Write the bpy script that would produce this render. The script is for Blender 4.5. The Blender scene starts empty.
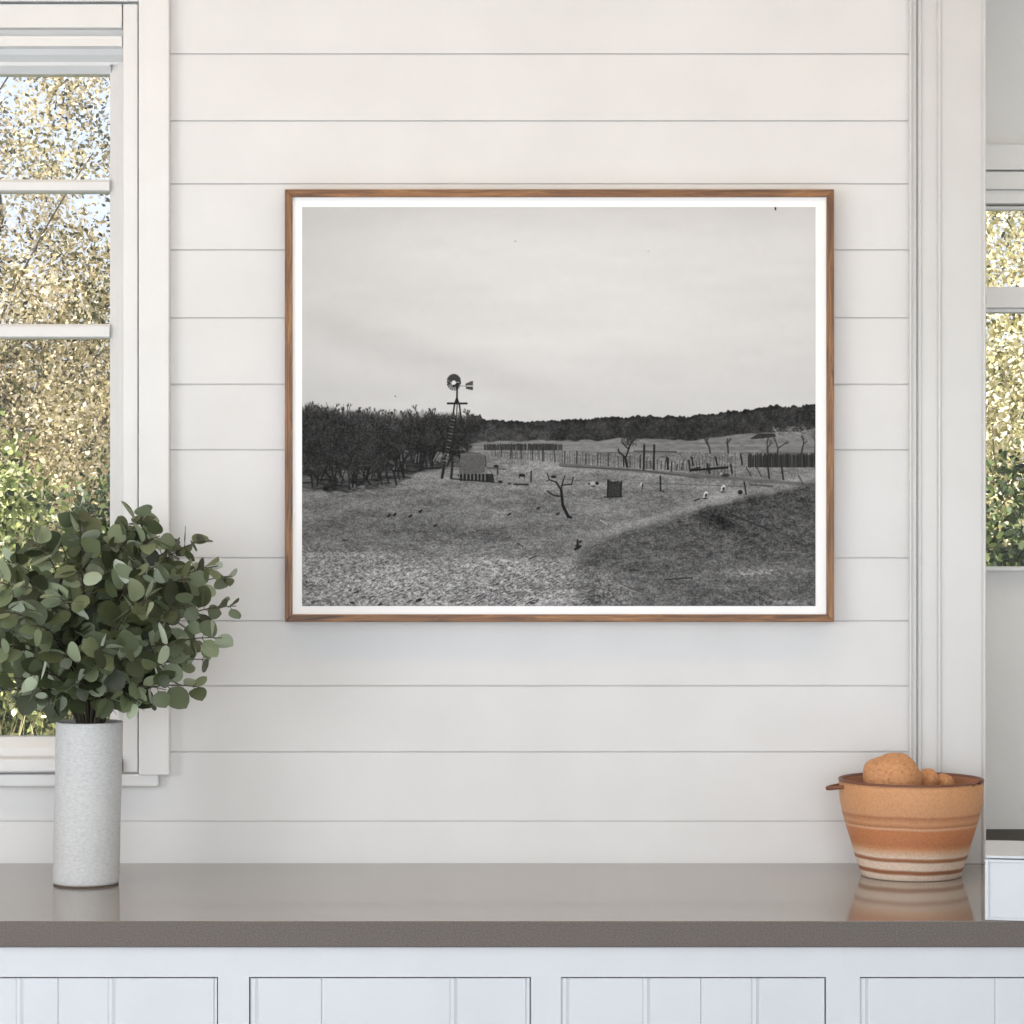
import bpy, bmesh, math, random
import numpy as np
from mathutils import Vector, Matrix, noise as mnoise

random.seed(7)
C = bpy.context.scene.collection
SC = bpy.context.scene

# ------------------------------------------------------------------ camera model of the photograph
D = 4.93          # camera distance to the boarded wall (wall face is y = 0)
F = 2761.0        # focal length in pixels of a 1024 px wide picture
CZ = 1.5268       # eye height
def wx(px, y=0.0): return (px - 512.0) * (D + y) / F
def wz(py, y=0.0): return CZ - (py - 512.0) * (D + y) / F

# ------------------------------------------------------------------ materials
def new_mat(name):
    m = bpy.data.materials.new(name); m.use_nodes = True
    nt = m.node_tree
    for n in list(nt.nodes): nt.nodes.remove(n)
    out = nt.nodes.new('ShaderNodeOutputMaterial')
    b = nt.nodes.new('ShaderNodeBsdfPrincipled')
    nt.links.new(b.outputs[0], out.inputs[0])
    return m, nt, b, out
def N(nt, t, **kw):
    n = nt.nodes.new(t)
    for k, v in kw.items():
        if k in n.inputs: n.inputs[k].default_value = v
        else: setattr(n, k, v)
    return n
def L(nt, a, b): nt.links.new(a, b)
def srgb(r, g, b):
    f = lambda c: (c/255/12.92) if c/255 <= .04045 else ((c/255+.055)/1.055)**2.4
    return (f(r), f(g), f(b), 1.0)
def ramp(nt, stops, interp='LINEAR'):
    r = nt.nodes.new('ShaderNodeValToRGB'); cr = r.color_ramp; cr.interpolation = interp
    while len(cr.elements) < len(stops): cr.elements.new(0.5)
    for e, (p, c) in zip(cr.elements, stops):
        e.position = p; e.color = c
    return r
def paint(name, col, rough=.5, var=.03, scale=6., bump=.02, bscale=180.):
    """painted wood / plaster: faint uneven tone, fine brush bump"""
    m, nt, b, _ = new_mat(name)
    tc = N(nt, 'ShaderNodeTexCoord')
    nz = N(nt, 'ShaderNodeTexNoise', Scale=scale, Detail=4.)
    L(nt, tc.outputs['Object'], nz.inputs['Vector'])
    lo = tuple(c*(1-var) for c in col[:3])+(1,); hi = tuple(min(1, c*(1+var)) for c in col[:3])+(1,)
    r = ramp(nt, [(.3, lo), (.7, hi)])
    L(nt, nz.outputs['Fac'], r.inputs[0]); L(nt, r.outputs[0], b.inputs['Base Color'])
    b.inputs['Roughness'].default_value = rough
    if bump:
        n2 = N(nt, 'ShaderNodeTexNoise', Scale=bscale, Detail=3.)
        L(nt, tc.outputs['Object'], n2.inputs['Vector'])
        bp = N(nt, 'ShaderNodeBump', Strength=bump, Distance=.002)
        L(nt, n2.outputs['Fac'], bp.inputs['Height']); L(nt, bp.outputs[0], b.inputs['Normal'])
    return m

M = {}
M['wall'] = paint('white_board_paint', (.69, .69, .687, 1), .55)
M['trim'] = paint('white_trim_paint', (.715, .715, .71, 1), .35)
M['casing'] = paint('off_white_casing_paint', (.595, .595, .588, 1), .24)
M['cabinet'] = paint('white_cabinet_paint', (.56, .57, .585, 1), .4)
M['plaster'] = paint('white_plaster', (.74, .73, .72, 1), .8)
M['nook'] = paint('lifted_nook_paint', (.76, .76, .74, 1), .6)  # white paint, tone lifted to make up for weak light in the nook
M['nook_trim'] = paint('lifted_nook_trim_paint', (.80, .80, .78, 1), .45)  # white trim, lifted the same way for the dim nook
M['floor'] = paint('pale_floor', (.46, .50, .55, 1), .5, .1, 3.)
M['box'] = paint('white_lacquer', (.555, .57, .59, 1), .35)
M['mat'] = paint('white_print_paper', (.95, .95, .95, 1), .8, .004, 3., 0)

# worktop: polished grey-brown quartz; honed edge, same stone, shade put into its colour
def quartz(name, c0, c1, rough):
    m, nt, b, _ = new_mat(name)
    tc = N(nt, 'ShaderNodeTexCoord')
    n1 = N(nt, 'ShaderNodeTexNoise', Scale=420., Detail=3.); L(nt, tc.outputs['Object'], n1.inputs['Vector'])
    r = ramp(nt, [(.32, c0), (.68, c1)]); L(nt, n1.outputs['Fac'], r.inputs[0]); L(nt, r.outputs[0], b.inputs['Base Color'])
    b.inputs['Roughness'].default_value = rough
    return m
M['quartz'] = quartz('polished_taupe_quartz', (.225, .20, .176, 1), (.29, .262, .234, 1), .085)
M['quartz_shaded_edge'] = quartz('honed_shaded_quartz_edge', (.080, .065, .055, 1), (.136, .112, .095, 1), .6)
M['dark_stone'] = quartz('dark_stone', (.010, .009, .008, 1), (.09, .078, .064, 1), .75)

# oak
def oak(name, vertical):
    m, nt, b, _ = new_mat(name)
    tc = N(nt, 'ShaderNodeTexCoord')
    mp = N(nt, 'ShaderNodeMapping')
    mp.inputs['Scale'].default_value = (55, 55, 3.2) if vertical else (3.2, 55, 55)
    L(nt, tc.outputs['Object'], mp.inputs[0])
    nz = N(nt, 'ShaderNodeTexNoise', Scale=2.2, Detail=6., Roughness=.65, Distortion=1.2); L(nt, mp.outputs[0], nz.inputs['Vector'])
    r = ramp(nt, [(.30, srgb(60, 36, 17)), (.44, srgb(106, 69, 37)), (.58, srgb(140, 97, 55)), (.72, srgb(172, 127, 80))])
    L(nt, nz.outputs['Fac'], r.inputs[0]); L(nt, r.outputs[0], b.inputs['Base Color'])
    b.inputs['Roughness'].default_value = .45
    return m
M['oak_h'] = oak('oak_grain_along', False); M['oak_v'] = oak('oak_grain_up', True)

# stoneware vase
def stoneware():
    m, nt, b, _ = new_mat('speckled_white_stoneware')
    tc = N(nt, 'ShaderNodeTexCoord')
    mp = N(nt, 'ShaderNodeMapping'); mp.inputs['Scale'].default_value = (1, 1, 2.4); L(nt, tc.outputs['Object'], mp.inputs[0])
    n1 = N(nt, 'ShaderNodeTexNoise', Scale=150., Detail=5., Roughness=.7); L(nt, mp.outputs[0], n1.inputs['Vector'])
    r = ramp(nt, [(.3, (.46, .462, .455, 1)), (.5, (.555, .557, .55, 1)), (.7, (.63, .632, .625, 1))])
    L(nt, n1.outputs['Fac'], r.inputs[0]); L(nt, r.outputs[0], b.inputs['Base Color'])
    b.inputs['Roughness'].default_value = .6
    bp = N(nt, 'ShaderNodeBump', Strength=.25, Distance=.0015); L(nt, n1.outputs['Fac'], bp.inputs['Height']); L(nt, bp.outputs[0], b.inputs['Normal'])
    return m
M['stoneware'] = stoneware()
M['clay_foot'] = paint('brown_unglazed_clay', srgb(92, 78, 66), .8)

# banded terracotta bowl (bands follow the thrown height)
BOWL_H = .1675
def terracotta():
    m, nt, b, _ = new_mat('banded_terracotta')
    tc = N(nt, 'ShaderNodeTexCoord'); sx = N(nt, 'ShaderNodeSeparateXYZ'); L(nt, tc.outputs['Object'], sx.inputs[0])
    wob = N(nt, 'ShaderNodeTexNoise', Scale=9., Detail=2.); L(nt, tc.outputs['Object'], wob.inputs['Vector'])
    ma = N(nt, 'ShaderNodeMath', operation='MULTIPLY_ADD'); L(nt, wob.outputs['Fac'], ma.inputs[0]); ma.inputs[1].default_value = .006
    L(nt, sx.outputs['Z'], ma.inputs[2])
    mr = N(nt, 'ShaderNodeMapRange'); L(nt, ma.outputs[0], mr.inputs['Value'])
    mr.inputs['From Min'].default_value = 0.003; mr.inputs['From Max'].default_value = BOWL_H+.003
    cream, pale, brown = srgb(226, 204, 184), srgb(214, 172, 138), srgb(150, 98, 66)
    tan, rust, line = srgb(204, 151, 109), srgb(188, 124, 84), srgb(178, 120, 84)
    S = [(0, cream), (.055, cream), (.075, brown), (.10, brown), (.12, cream), (.185, cream), (.205, brown), (.225, srgb(170, 116, 80)), (.245, cream),
         (.30, pale), (.34, srgb(200, 138, 96)), (.37, rust), (.52, srgb(196, 128, 84)), (.545, pale), (.56, line), (.60, tan), (.655, line), (.68, tan), (.95, srgb(208, 152, 104)), (.985, srgb(150, 100, 70)), (1., srgb(132, 86, 62))]
    r = ramp(nt, S)
    L(nt, mr.outputs[0], r.inputs[0])
    n2 = N(nt, 'ShaderNodeTexNoise', Scale=260., Detail=3.); L(nt, tc.outputs['Object'], n2.inputs['Vector'])
    mx = N(nt, 'ShaderNodeMix', data_type='RGBA', blend_type='MULTIPLY'); mx.inputs['Factor'].default_value = .35
    r2 = ramp(nt, [(.35, (.62, .6, .58, 1)), (.6, (1, 1, 1, 1))]); L(nt, n2.outputs['Fac'], r2.inputs[0])
    L(nt, r.outputs[0], mx.inputs['A']); L(nt, r2.outputs[0], mx.inputs['B']); L(nt, mx.outputs['Result'], b.inputs['Base Color'])
    b.inputs['Roughness'].default_value = .55
    bp = N(nt, 'ShaderNodeBump', Strength=.15, Distance=.002); L(nt, n2.outputs['Fac'], bp.inputs['Height']); L(nt, bp.outputs[0], b.inputs['Normal'])
    return m
M['terracotta'] = terracotta()
M['bowl_inside'] = paint('bowl_inner_glaze', srgb(168, 118, 88), .5, .12, 30.)
M['bowl_rim'] = paint('bowl_rim_brown', srgb(112, 70, 50), .5, .12, 40.)
def potato_mat():
    m, nt, b, _ = new_mat('potato_skin')
    tc = N(nt, 'ShaderNodeTexCoord')
    n1 = N(nt, 'ShaderNodeTexNoise', Scale=170., Detail=5., Roughness=.7); L(nt, tc.outputs['Object'], n1.inputs['Vector'])
    r = ramp(nt, [(.28, srgb(140, 92, 58)), (.45, srgb(190, 136, 92)), (.7, srgb(208, 156, 110))]); L(nt, n1.outputs['Fac'], r.inputs[0]); L(nt, r.outputs[0], b.inputs['Base Color'])
    b.inputs['Roughness'].default_value = .75
    bp = N(nt, 'ShaderNodeBump', Strength=.3, Distance=.002); L(nt, n1.outputs['Fac'], bp.inputs['Height']); L(nt, bp.outputs[0], b.inputs['Normal'])
    return m
M['potato'] = potato_mat()

def glass_mat():
    m, nt, b, out = new_mat('window_glass')
    nt.nodes.remove(b)
    tr = N(nt, 'ShaderNodeBsdfTransparent'); tr.inputs[0].default_value = (.97, .98, .98, 1)
    gl = N(nt, 'ShaderNodeBsdfGlossy', Roughness=.02)
    fr = N(nt, 'ShaderNodeFresnel', IOR=1.45)
    mx = N(nt, 'ShaderNodeMixShader')
    L(nt, fr.outputs[0], mx.inputs[0]); L(nt, tr.outputs[0], mx.inputs[1]); L(nt, gl.outputs[0], mx.inputs[2]); L(nt, mx.outputs[0], out.inputs[0])
    return m
M['glass'] = glass_mat()

def leaf_mat(name, stops, back=None, trans=.25, rough=.5):
    """leaf colours vary from leaf to leaf (attribute 'tint'); the underside is paler"""
    m, nt, b, out = new_mat(name)
    at = N(nt, 'ShaderNodeAttribute', attribute_name='tint')
    r = ramp(nt, stops); L(nt, at.outputs['Fac'], r.inputs[0])
    col = r.outputs[0]
    if back:
        r2 = ramp(nt, back); L(nt, at.outputs['Fac'], r2.inputs[0])
        ge = N(nt, 'ShaderNodeNewGeometry')
        mx = N(nt, 'ShaderNodeMix', data_type='RGBA'); L(nt, ge.outputs['Backfacing'], mx.inputs['Factor'])
        L(nt, r.outputs[0], mx.inputs['A']); L(nt, r2.outputs[0], mx.inputs['B']); col = mx.outputs['Result']
    L(nt, col, b.inputs['Base Color']); b.inputs['Roughness'].default_value = rough
    tl = N(nt, 'ShaderNodeBsdfTranslucent'); L(nt, col, tl.inputs[0])
    ms = N(nt, 'ShaderNodeMixShader'); ms.inputs[0].default_value = trans
    L(nt, b.outputs[0], ms.inputs[1]); L(nt, tl.outputs[0], ms.inputs[2]); L(nt, ms.outputs[0], out.inputs[0])
    return m
M['euc'] = leaf_mat('eucalyptus_leaf', [(0, srgb(50, 56, 36)), (.35, srgb(82, 90, 60)), (.65, srgb(116, 126, 92)), (1, srgb(166, 178, 150))],
                    [(0, srgb(92, 102, 76)), (.5, srgb(146, 158, 128)), (1, srgb(205, 214, 198))], .10, .5)
M['euc_stem'] = paint('dark_twig', srgb(62, 56, 44), .7)
M['gold_leaf'] = leaf_mat('golden_olive_leaf', [(0, srgb(48, 50, 30)), (.28, srgb(108, 108, 66)), (.52, srgb(190, 176, 132)), (.75, srgb(240, 226, 188)), (1, srgb(253, 246, 226))], None, .26)  # tint range widened so leaf colours suggest dark gaps and sunlit highlights
M['olive_leaf'] = leaf_mat('grey_olive_leaf', [(0, srgb(44, 46, 34)), (.5, srgb(120, 112, 84)), (1, srgb(214, 200, 168))], None, .15)
M['green_leaf'] = leaf_mat('bright_green_leaf', [(0, srgb(40, 54, 24)), (.4, srgb(108, 124, 62)), (.75, srgb(190, 196, 128)), (1, srgb(246, 244, 206))], None, .18)
M['pale_leaf'] = leaf_mat('pale_yellow_leaf', [(0, srgb(54, 60, 30)), (.35, srgb(136, 134, 82)), (.65, srgb(222, 212, 164)), (1, srgb(253, 250, 234))], None, .16)
M['dark_leaf'] = leaf_mat('dark_green_leaf', [(0, srgb(34, 44, 24)), (.5, srgb(70, 86, 44)), (1, srgb(132, 146, 84))], None, .15)
M['dry_grass'] = leaf_mat('dry_grass_blade', [(0, srgb(120, 124, 70)), (.5, srgb(206, 196, 140)), (1, srgb(246, 238, 206))], None, .25)
M['bark'] = paint('grey_bark', srgb(104, 92, 76), .85, .3, 30., .4, 60.)
M['lawn'] = paint('lawn_soil', srgb(110, 112, 66), .9, .3, 2.)

# ------------------------------------------------------------------ the printed picture: tones of a black-and-white photograph of a
# ranch with a windmill, drawn stroke by stroke into an image datablock (no file is read)
def make_print():
    S = 2; X0, Y0, X1, Y1 = 302, 207, 815.5, 606
    W, H = int((X1-X0)*S), int((Y1-Y0)*S)
    rng = np.random.default_rng(3)
    yy, xx = np.mgrid[0:H, 0:W].astype(np.float32)
    gx = xx/S+X0; gy = yy/S+Y0
    def vn(cx, cy, seed):
        r = np.random.default_rng(seed); nx, ny = int(W/(cx*S))+3, int(H/(cy*S))+3
        g = r.random((ny, nx)).astype(np.float32)
        u = xx/(cx*S); v = yy/(cy*S); i = u.astype(int); j = v.astype(int); fu = u-i; fv = v-j
        fu = fu*fu*(3-2*fu); fv = fv*fv*(3-2*fv)
        return (g[j, i]*(1-fu)+g[j, i+1]*fu)*(1-fv)+(g[j+1, i]*(1-fu)+g[j+1, i+1]*fu)*fv-.5
    def interp(pts): p = np.array(pts, dtype=np.float32); return np.interp(gx[0], p[:, 0], p[:, 1])[None, :]
    def sm(a, b, v): t = np.clip((v-a)/(b-a), 0, 1); return t*t*(3-2*t)
    # sky
    A = 219+9*np.exp(-((gx-610)/190)**2-((gy-290)/90)**2)-9*np.exp(-((gx-302)/110)**2)-4*sm(330, 420, gy)-7*np.exp(-((gy-207)/26)**2)
    A += 5*vn(120, 22, 11)+4*vn(45, 9, 12)+2*vn(8, 8, 13)
    band = np.exp(-((gy-(322+.28*(gx-302)))/16)**2)*sm(300, 340, gx)*(1-sm(470, 640, gx)); A -= 8*band
    # ground
    G = 124+0*gx
    G += 12*sm(440, 470, gy)*(1-sm(470, 500, gy))
    G -= 14*np.exp(-((gy-530)/22)**2)*(1-sm(520, 600, gx))
    G += 26*vn(60, 9, 21)+22*vn(18, 4, 22)+26*vn(4, 1.6, 23)+46*vn(1.0, .75, 24)
    rock = sm(508, 590, gy+10*vn(30, 10, 25))*(1-sm(560, 640, gx+(gy-606)*-.9+20*vn(20, 8, 27)))
    G += rock*(14+44*vn(2.4, 1.5, 28)+26*vn(4.5, 2.2, 29)+62*vn(.9, .7, 30))
    # dark cut bank on the right, below a pale crest line
    crest = interp([(302, 700), (556, 606), (572, 556), (590, 541), (640, 526), (690, 512), (705, 506), (750, 494), (790, 487), (815, 480)])
    bank = sm(0, 5, gy-crest+5*vn(12, 5, 31))*sm(560, 600, gx+.2*(606-gy)*0+8*vn(10, 6, 34))
    Bk = 94+20*vn(30, 10, 41)+24*vn(7, 3, 42)+34*vn(2.6, 1.5, 43)+50*vn(1.0, .8, 44)
    Bk += 26*sm(540, 575, gy)*(gx > 600)*.5
    dk = sm(0, 6, gy-crest)*(1-sm(20, 52, gy-crest))*sm(690, 730, gx); Bk -= 14*dk
    Bk -= 40*np.exp(-(((gx-716)/18)**2+((gy-519-.35*(gx-716))/7)**2))
    G = G*(1-bank)+Bk*bank
    pale = np.exp(-((gy-crest+5)/4)**2)*sm(585, 620, gx); G += 22*pale
    rk = sm(0, 8, gy-interp([(302, 480+60), (440, 556), (552, 552), (568, 556), (600, 566), (632, 588), (660, 606), (815, 640)]))*(1-sm(630, 650, gx))
    G += 14*rk+rk*(44*vn(2.2, 1.4, 51)+44*vn(1.0, .8, 52))
    sp = np.exp(-(((gx-757)/36)**2+((gy-573+.04*(gx-757))/4)**2)); G += sp*(38+90*vn(2, 1.2, 53))
    sp = np.exp(-(((gx-775)/34)**2+((gy-602)/4)**2)); G += sp*(10+90*vn(2, 1.2, 54))
    hz = interp([(302, 404), (350, 406), (420, 409), (480, 414), (482, 419), (520, 421), (545, 420), (600, 418), (640, 416), (690, 416), (720, 412), (750, 410), (770, 406), (800, 405), (815, 404)])
    img = np.where(gy > 428, G, A).astype(np.float32)
    # pale field and far scrub hill
    fld = (gy > 436)*(gx > 470)
    img = np.where((gy > 428)*(gx > 440)*(gy < 452), 132+26*vn(40, 2, 61)+22*vn(5, 1.5, 62), img)
    hb = interp([(470, 443), (500, 441), (540, 440), (600, 440), (625, 437), (640, 439), (690, 440), (720, 436), (760, 432), (790, 432), (815, 429)])
    hill = sm(-.6, .6, gy-hz-3.2*vn(6, 40, 63)-2.0*vn(1.6, 40, 64))*(1-sm(-.8, .8, gy-hb-2.4*vn(7, 30, 65)))*(gx > 470)
    hv = 60+20*vn(9, 5, 66)+22*vn(3, 3, 67)+30*vn(1.0, 1.0, 68)-12*(1-sm(0, 5, gy-hz))+14*(gx < 550)*sm(0, 14, gy-hz)
    img = img*(1-hill)+hv*hill
    # helper strokes
    def stroke(x0, y0, x1, y1, w, val, a=1.):
        m = w+1.2
        ax, bx = int((min(x0, x1)-m-X0)*S), int((max(x0, x1)+m-X0)*S)+1
        ay, by = int((min(y0, y1)-m-Y0)*S), int((max(y0, y1)+m-Y0)*S)+1
        ax, ay, bx, by = max(ax, 0), max(ay, 0), min(bx, W), min(by, H)
        if ax >= bx or ay >= by: return
        sx, sy = gx[ay:by, ax:bx], gy[ay:by, ax:bx]
        dx, dy = x1-x0, y1-y0; l2 = dx*dx+dy*dy+1e-9
        t = np.clip(((sx-x0)*dx+(sy-y0)*dy)/l2, 0, 1)
        d = np.hypot(sx-x0-t*dx, sy-y0-t*dy)
        k = np.clip((w/2-d)*S*.8+.5, 0, 1)*a*min(1., w*S*.8)
        img[ay:by, ax:bx] = img[ay:by, ax:bx]*(1-k)+val*k
    def blob(cx, cy, rx, ry, val, a=1., rot=0.):
        m = max(rx, ry)+1.5
        ax, bx = max(int((cx-m-X0)*S), 0), min(int((cx+m-X0)*S)+1, W); ay, by = max(int((cy-m-Y0)*S), 0), min(int((cy+m-Y0)*S)+1, H)
        if ax >= bx or ay >= by: return
        sx, sy = gx[ay:by, ax:bx]-cx, gy[ay:by, ax:bx]-cy
        c, s = math.cos(rot), math.sin(rot)
        u, v = (sx*c+sy*s)/rx, (-sx*s+sy*c)/ry
        k = np.clip((1-np.hypot(u, v))*min(rx, ry)*S+.5, 0, 1)*a
        img[ay:by, ax:bx] = img[ay:by, ax:bx]*(1-k)+val*k
    def poly(pts, val, tex=0., seed=1):
        p = np.array(pts); ax, bx = max(int((p[:, 0].min()-1-X0)*S), 0), min(int((p[:, 0].max()+1-X0)*S)+1, W)
        ay, by = max(int((p[:, 1].min()-1-Y0)*S), 0), min(int((p[:, 1].max()+1-Y0)*S)+1, H)
        sx, sy = gx[ay:by, ax:bx], gy[ay:by, ax:bx]; ins = np.zeros(sx.shape, bool); n = len(p)
        for i in range(n):
            xa, ya = p[i]; xb, yb = p[(i+1) % n]
            if ya == yb: continue
            c = ((ya > sy) != (yb > sy)) & (sx < (xb-xa)*(sy-ya)/(yb-ya)+xa); ins ^= c
        nzz = (np.random.default_rng(seed).random(sx.shape)-.5)*tex
        img[ay:by, ax:bx] = np.where(ins, val+nzz, img[ay:by, ax:bx])
    def tree(x, y, h, ang, w, val, depth, spread=.5, rnd=random.Random(5)):
        x1, y1 = x+h*math.sin(ang), y-h*math.cos(ang)
        stroke(x, y, x1, y1, w, val)
        if depth:
            for k in range(2 if depth > 1 else 3):
                tree(x1, y1, h*rnd.uniform(.55, .85), ang+rnd.uniform(-1, 1)*spread*1.5, max(w*.68, .45), val, depth-1, spread, rnd)
    R = random.Random(9)
    # left thicket of bare trees
    tops = [(302, 404), (320, 406), (345, 409), (380, 412), (410, 411), (440, 413), (470, 415), (480, 421), (486, 440)]
    bots = [(302, 489), (345, 490), (395, 486), (405, 477), (420, 471), (446, 466), (470, 461), (486, 450)]
    tp, bt = interp(tops), interp(bots)
    t_at = lambda px: float(np.interp(px, *zip(*tops))); b_at = lambda px: float(np.interp(px, *zip(*bots)))
    crown_b = bt-21+16*vn(13, 40, 73)+9*vn(4, 3, 79)
    # shaded ground among the trunks
    under = sm(-34, -26, gy-bt)*(1-sm(-1, 3, gy-bt+4*vn(9, 3, 78)))*(1-sm(462, 476, gx))
    uv_ = 92+50*vn(10, 2.2, 80)+40*vn(4, 1.2, 81); uv_ = np.where(vn(14, 3, 82) > .02, uv_-38, uv_)
    img[:] = img*(1-under)+uv_*under
    for k in range(74):
        px = R.uniform(303, 468); y0 = b_at(px)+R.uniform(-17, 0); a = R.gauss(.06, .28); l = R.uniform(16, 27); v_ = R.choice([32, 36, 42]); w_ = R.uniform(.9, 2.)
        xm, ym = px+l*.5*math.sin(a), y0-l*.5*math.cos(a); a2 = a+R.gauss(0, .3)
        stroke(px, y0, xm, ym, w_, v_, .95); stroke(xm, ym, xm+l*.6*math.sin(a2), ym-l*.6*math.cos(a2), w_*.75, v_, .95)
        stroke(xm, ym, xm+l*.6*math.sin(a2+R.choice([-.7, .7])), ym-l*.5*math.cos(a2), w_*.55, v_, .9)
        stroke(px-1, y0, px+R.uniform(4, 9), y0+R.uniform(-1, 1), 1., 64, .5)
    for (px, y_) in ((318, 480), (330, 478), (337, 466)): stroke(px, y_, px-6, y_-9, 1.8, 34); stroke(px-6, y_-9, px-12, y_-11, 1.3, 36)
    feather = sm(-2, 7, gy-tp-7*vn(7, 60, 71)-4*vn(1.6, 12, 72))
    th = feather*(1-sm(-2, 5, gy-crown_b))*(1-sm(474, 490, gx+8*vn(4, 4, 74)))
    tv = 50+22*vn(16, 10, 75)+16*vn(5, 6, 76)+44*vn(1.0, 1.2, 77)+14*(1-sm(0, 14, gy-tp))
    th *= np.clip(.94+.25*vn(1.2, 1.2, 83), 0, 1)
    img[:] = img*(1-th)+tv*th
    for k in range(1500):
        px = R.uniform(302, 484); py = R.uniform(t_at(px)+2, b_at(px)-24); a = R.gauss(0, .8); l = R.uniform(2.5, 8)
        stroke(px, py, px+l*math.sin(a), py-l*math.cos(a), R.uniform(.45, .8), R.choice([30, 36, 42, 72, 84]), .5)
    for k in range(46):
        px = R.uniform(302, 482); tree(px, t_at(px)+R.uniform(7, 12), R.uniform(3.2, 5.5), R.gauss(0, .25), .8, 56, 3, .45, R)
    for px in range(412, 446, 3):
        y_ = 462+R.uniform(-2, 1); stroke(px, y_, px+R.uniform(1, 5), y_-R.uniform(6, 10), .9, R.choice([150, 128, 60]), .75)
    # far dark fence band, wires and the long picket fence
    for k in range(260):
        px = R.uniform(484, 562); stroke(px, 449.5, px+R.uniform(-.5, .5), 444.5+R.uniform(-1, 1), .8, R.choice([52, 60, 72]), .8)
    def fence(pts, n, hgt, val, w, a=.85):
        p = np.array(pts)
        for k in range(n):
            t = k/(n-1); px = p[0, 0]+(p[-1, 0]-p[0, 0])*t+R.uniform(-.8, .8); py = float(np.interp(px, p[:, 0], p[:, 1]))
            stroke(px, py, px+R.uniform(-.6, .6), py-hgt*R.uniform(.8, 1.15), w*R.uniform(.7, 1.3), val+R.uniform(-12, 18), a)
    fence([(492, 456), (560, 462), (640, 468)], 60, 11, 82, .7, .8)
    fence([(500, 457), (560, 462), (640, 468)], 14, 12, 52, 1.1)
    fence([(640, 468), (700, 471), (735, 476)], 28, 10, 70, .8)
    fence([(690, 465), (735, 465)], 12, 10, 72, .7, .7)
    for y in (449, 452.5): stroke(490, y, 640, y+4, .5, 88, .5)
    # road-like band
    for k in range(5): stroke(560, 463+k*.5, 815, 484+k*.6, 2.0, 92, .28)
    stroke(560, 466, 640, 470, 1.2, 62, .6); stroke(640, 470, 700, 478, 1.2, 64, .6); stroke(655, 483, 760, 487, .9, 74, .5); stroke(560, 479, 660, 484, .8, 84, .4)
    stroke(634, 451, 676, 451.5, 1.6, 66, .7)
    # right scrub, fences and bare trees
    for (px, py, h) in ((710, 453, 8), (728, 453, 8), (768, 455, 9), (777, 456, 10), (801, 455, 9), (813, 466, 16)):
        tree(px, py, h*.8, R.uniform(-.25, .25), 1.5, 58, 3, .6, R)
    for k in range(360):
        px = R.uniform(748, 815); stroke(px, 466.5, px+R.uniform(-.6, .6), 454.5+R.uniform(-1.5, 2), .8, R.choice([44, 56, 64, 78]), .75)
    for (px, py, h) in ((741, 464, 10), (768, 478, 13), (782, 479, 13), (731, 473, 9), (708, 473, 9), (689, 471, 11), (667, 469, 12), (692, 465, 8), (716, 465, 8)):
        stroke(px+1, py, px-.6, py-h, 1.7, 46)
    for (px, py) in ((748, 476), (758, 476), (800, 484)): stroke(px+3, py, px-2, py-9, .9, 62)
    for (px, y0, y1, w) in ((644, 445, 469, 2.), (654, 445, 469, 1.9), (668, 458, 469, 1.5), (671.5, 462, 471, 1.), (677, 464, 470, 1.), (682, 463, 470, .9)): stroke(px, y0, px-.6, y1, w, 44)
    for k in range(4): stroke(644, 462+k*2, 652, 461.5+k*2, .8, 60)
    stroke(691, 470, 727, 467.2, 2.1, 30); stroke(691, 469, 700, 467, 1.2, 40)
    blob(725, 475, 4.5, 1.8, 48, .8); blob(721, 473.4, 1.2, 1.5, 180, .8)
    for k in range(70): px = R.uniform(770, 815); stroke(px, R.uniform(426, 434), px+R.uniform(2, 6), R.uniform(426, 436), .9, R.choice([100, 160, 170, 80]), .45)
    poly([(750, 438), (758, 433.5), (774, 433), (776, 436), (764, 438), (752, 439)], 60, 40)
    # fork-trunked small tree left of the twin posts
    for s_ in ((627, 466.5, 625, 457, 2.2), (625, 457, 618.5, 451.5, 1.5), (626, 456, 629, 447, 1.5), (629, 447, 632, 441, 1.2), (618.5, 451.5, 618, 449, 1.2), (628, 449, 621, 441, 1.), (632, 441, 636, 436, .9), (623.5, 466, 623.2, 456, 1.3)):
        stroke(*s_, 36)
    for k in range(50): stroke(630+R.gauss(0, 4), 440+R.gauss(0, 3), 630+R.gauss(0, 5), 436+R.gauss(0, 4), .6, 54, .7)
    # windmill
    hub = (453.6, 382.3)
    for k in range(18):
        a = k*math.tau/18+.1; r0, r1 = 2.6, 8.2; up = -math.sin(a)
        val = 58 if up > -.15 else 120
        c, s = math.cos(a), math.sin(a)
        poly([(hub[0]+r0*math.cos(a-.13)*.86, hub[1]+r0*math.sin(a-.13)), (hub[0]+r1*math.cos(a-.15)*.86, hub[1]+r1*math.sin(a-.15)),
              (hub[0]+r1*math.cos(a+.15)*.86, hub[1]+r1*math.sin(a+.15)), (hub[0]+r0*math.cos(a+.13)*.86, hub[1]+r0*math.sin(a+.13))], 62 if up > -.3 else 112)
    for k in range(40):
        a = -math.pi*(.12+.76*k/39); stroke(hub[0]+2.8*math.cos(a)*.86, hub[1]+2.8*math.sin(a), hub[0]+8.3*math.cos(a)*.86, hub[1]+8.3*math.sin(a), .8, 66, .6)
    blob(hub[0], hub[1]+.8, 2.1, 2.6, 225); stroke(hub[0]-.5, hub[1]+3.4, 458, 384.5, 2.2, 44)
    blob(457, 385, 2.0, 2.3, 40); stroke(457, 385.5, 466, 385.8, .8, 130, .8)
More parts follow.
